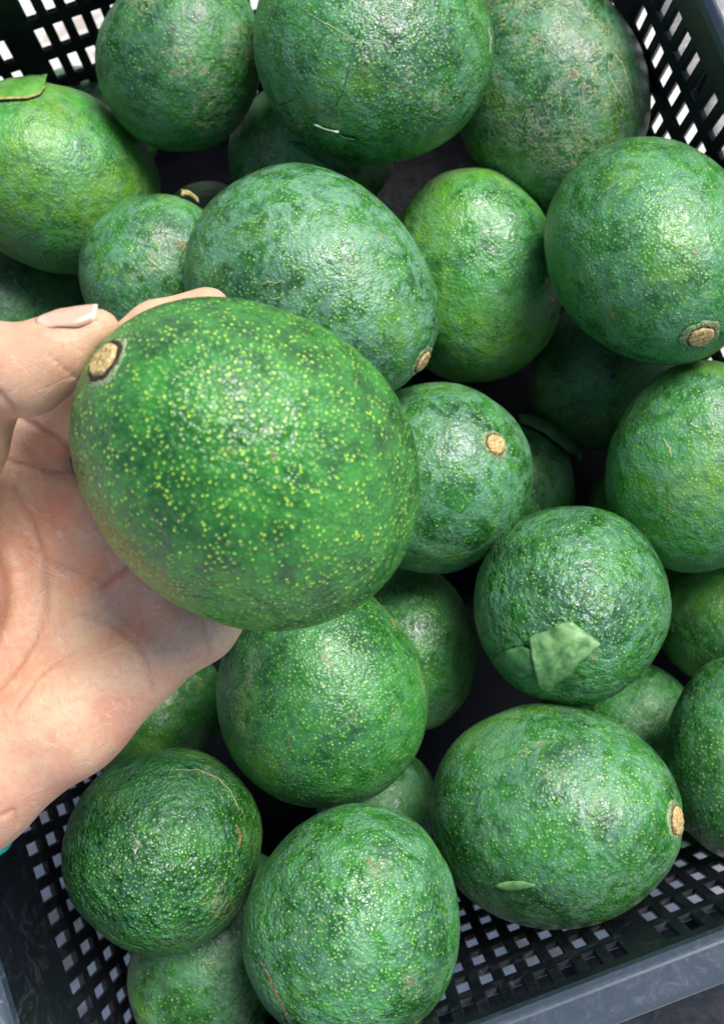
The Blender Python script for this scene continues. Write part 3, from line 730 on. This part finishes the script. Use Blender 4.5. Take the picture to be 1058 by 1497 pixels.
for pts, wd, amt in (([(18, 604), (45, 618), (78, 636), (112, 664)], 4.0, 1.0), ([(-10, 668), (40, 682), (80, 690), (112, 688)], 3.0, .6),
                     ([(-30, 1035), (20, 985), (50, 940), (70, 890), (66, 820), (46, 760), (20, 715)], 4.0, .75),
                     ([(150, 858), (168, 842), (190, 826), (215, 815)], 4.5, .9), ([(40, 800), (90, 830), (150, 848)], 3.0, .45),
                     ([(120, 900), (168, 915), (200, 940), (217, 975), (222, 1010)], 4.0, .55), ([(20, 1040), (60, 985), (110, 950)], 3.0, .4),
                     ([(296, 905), (300, 930), (306, 955)], 3.0, .5), ([(0, 1195), (20, 1185), (24, 1205)], 3.5, .6)):
    cre = np.maximum(cre, amt * line_mask(pts, wd, .372))
cre = np.maximum(cre, 0.8 * line_mask([(-2, 574), (12, 590), (24, 602)], 4, 0, .372))
cre = np.maximum(cre, 0.35 * line_mask([(72, 520), (102, 545), (116, 556)], 3, 0, .372)); cre = np.maximum(cre, 0.3 * line_mask([(148, 470), (160, 490)], 2.5, 0, .372))
cre *= front
HV = HV - FNx * (cre * 0.0009)[:, None]
tan = np.clip((.376 - HD) / .016, 0, 1) * 0.45 * (UV[:, 1] < 720)
Wv = (RT @ HV.T).T + np.array(CAM)
org = np.array(at_d(-80, 1112, .41))
hand = np_mesh('person', Wv - org, HF, M_skin); hand.location = org
tag(hand, 'bare palm-up hand with thumb on the stem end, holding the large avocado', 'person')
for nm, arr in (('crease', cre), ('tan', tan)):
    a = hand.data.attributes.new(nm, 'FLOAT', 'POINT'); a.data.foreach_set('value', arr.astype(np.float32))
HB = BVHTree.FromPolygons([Vector(x) for x in Wv.tolist()], HF.tolist())

def nail(base, tip, ndir, width, f0=0.30, f1=1.0, rtip=0.008, label=None):
    """curved plate over the back of a fingertip; base/tip camera-space axis points, ndir = way the nail faces (camera space)"""
    base, tip, ndir = (Vector(RT @ np.array(x)) for x in (base, tip, ndir))
    base = base + CAM; tip = tip + CAM
    ax = (tip - base).normalized(); n = (ndir - ax * ndir.dot(ax)).normalized(); sd_ = ax.cross(n)
    end = tip + ax * rtip
    V, al, F = [], [], []; NU, NV = 16, 11
    for i in range(NU):
        s = i / (NU - 1); c0 = base.lerp(end, f0 + (f1 - f0) * s)
        wf = 0.55 + 0.45 * math.sqrt(min(1.0, s / .35)) * (2 - math.sqrt(min(1.0, s / .35)))
        wf *= 1 - 0.40 * max(0, (s - .65) / .35) ** 2
        for j in range(NV):
            t = (j / (NV - 1) * 2 - 1) * wf
            o = c0 + sd_ * (t * width * 0.5)
            # bow forwards at the free edge
            o = o + ax * (-(t * t) * 0.0040 * (2.4 * s - 1.2))
            h = HB.ray_cast(o + n * 0.03, -n)
            zz = (o - c0).dot(n)
            top = h[0] if h[0] is not None else o + n * 0.005
            V.append(top); al.append(s)
    # smooth the plate so it is stiffer than the flesh, keep it just proud of it
    hgt = [(v - base).dot(n) for v in V]
    for i in range(NU):
        for j in range(NV):
            k = i * NV + j
            lin = hgt[0 * NV + j] * (1 - i / (NU - 1)) + hgt[int((NU - 1) * .7) * NV + j] * (i / (NU - 1))
            tgt = max(hgt[k], lin - 0.0006)
            lift = 0.0003 - 0.0007 * (abs(j / (NV - 1) * 2 - 1) ** 6) - 0.0008 * (1 - i / (NU - 1)) ** 6 - 0.0006 * (i / (NU - 1)) ** 6
            V[k] = V[k] + n * (tgt - hgt[k] + lift)
    for i in range(NU - 1):
        for j in range(NV - 1): F.append((i * NV + j, (i + 1) * NV + j, (i + 1) * NV + j + 1, i * NV + j + 1))
    o = mesh_obj('fingernail', [v - Vector(org) for v in V], F, M_nail, hand)
    a = o.data.attributes.new('along', 'FLOAT', 'POINT'); a.data.foreach_set('value', al)
    s = o.modifiers.new('solid', 'SOLIDIFY'); s.thickness = 0.0006; s.offset = -1
    if label: o['label'] = label
    return o
nail(cp(38, 541, .343), cp(140, 489, .340), np.array([-0.30, 0.80, 0.62]), 0.0122, 0.36, 0.92, 0.008, 'pale pink thumbnail with a white free edge')
for ch in (IDX, MID, RNG, PNK):
    d_, t_ = ch[2][0], ch[3][0]
    out = (d_ + t_) / 2 - FC; out = np.array([0.5, -0.7, -1.0])
    nail(d_, t_, out, 0.0105, 0.5, 0.98, ch[3][1])

# wristband
def wristband():
    W0 = cp(-92, 1112, .410); ax = cp(-600, 1500, .43) - cp(-80, 1112, .410); ax /= np.linalg.norm(ax)
    s1 = wu - wr; s1 -= ax * (s1 @ ax); s1 /= np.linalg.norm(s1); s2 = np.cross(ax, s1)
    V, F, seg = [], [], 64
    prof = [(0, 0), (.0006, .0012), (.0006, .0108), (0, .012), (-.0022, .012), (-.0022, 0)]
    for i in range(seg):
        a = 2 * math.pi * i / seg
        for (ro, w_) in prof:
            p = W0 + s1 * math.cos(a) * (.0415 + ro) + s2 * math.sin(a) * (.0285 + ro) + ax * w_
            V.append(Vector(RT @ p) + CAM - Vector(org))
    n = len(prof)
    for i in range(seg):
        for j in range(n): F.append((i * n + j, ((i + 1) % seg) * n + j, ((i + 1) % seg) * n + (j + 1) % n, i * n + (j + 1) % n))
    o = mesh_obj('wristband', V, F, M_band, hand); o['label'] = 'teal band round the wrist'
    bm = bmesh.new(); bm.from_mesh(o.data); bmesh.ops.recalc_face_normals(bm, faces=bm.faces); bm.to_mesh(o.data); bm.free()
wristband()
# violet pen mark on the palm
def ink(pts, wpx):
    pl = resample(pts, 14); V, F = [], []
    for i, (u, v) in enumerate(pl):
        a = pl[max(0, i - 1)]; b = pl[min(13, i + 1)]; dx, dy = b[0] - a[0], b[1] - a[1]; L = math.hypot(dx, dy) or 1
        wv = wpx * (0.4 + 0.6 * math.sin(math.pi * (i + .6) / 14)) * random.uniform(.7, 1.2)
        for s in (-1, 1):
            h = HB.ray_cast(CAM, ray(u - dy / L * wv * s, v + dx / L * wv * s).normalized())
            V.append(h[0] + (CAM - h[0]).normalized() * 0.0003 - Vector(org))
    for i in range(13): F.append((i * 2, i * 2 + 1, i * 2 + 3, i * 2 + 2))
    o = mesh_obj('pen_mark', V, F, M_ink, hand); o['label'] = 'violet pen stroke on the palm'
ink([(103, 668), (108, 685), (114, 702), (121, 718)], 3.0)
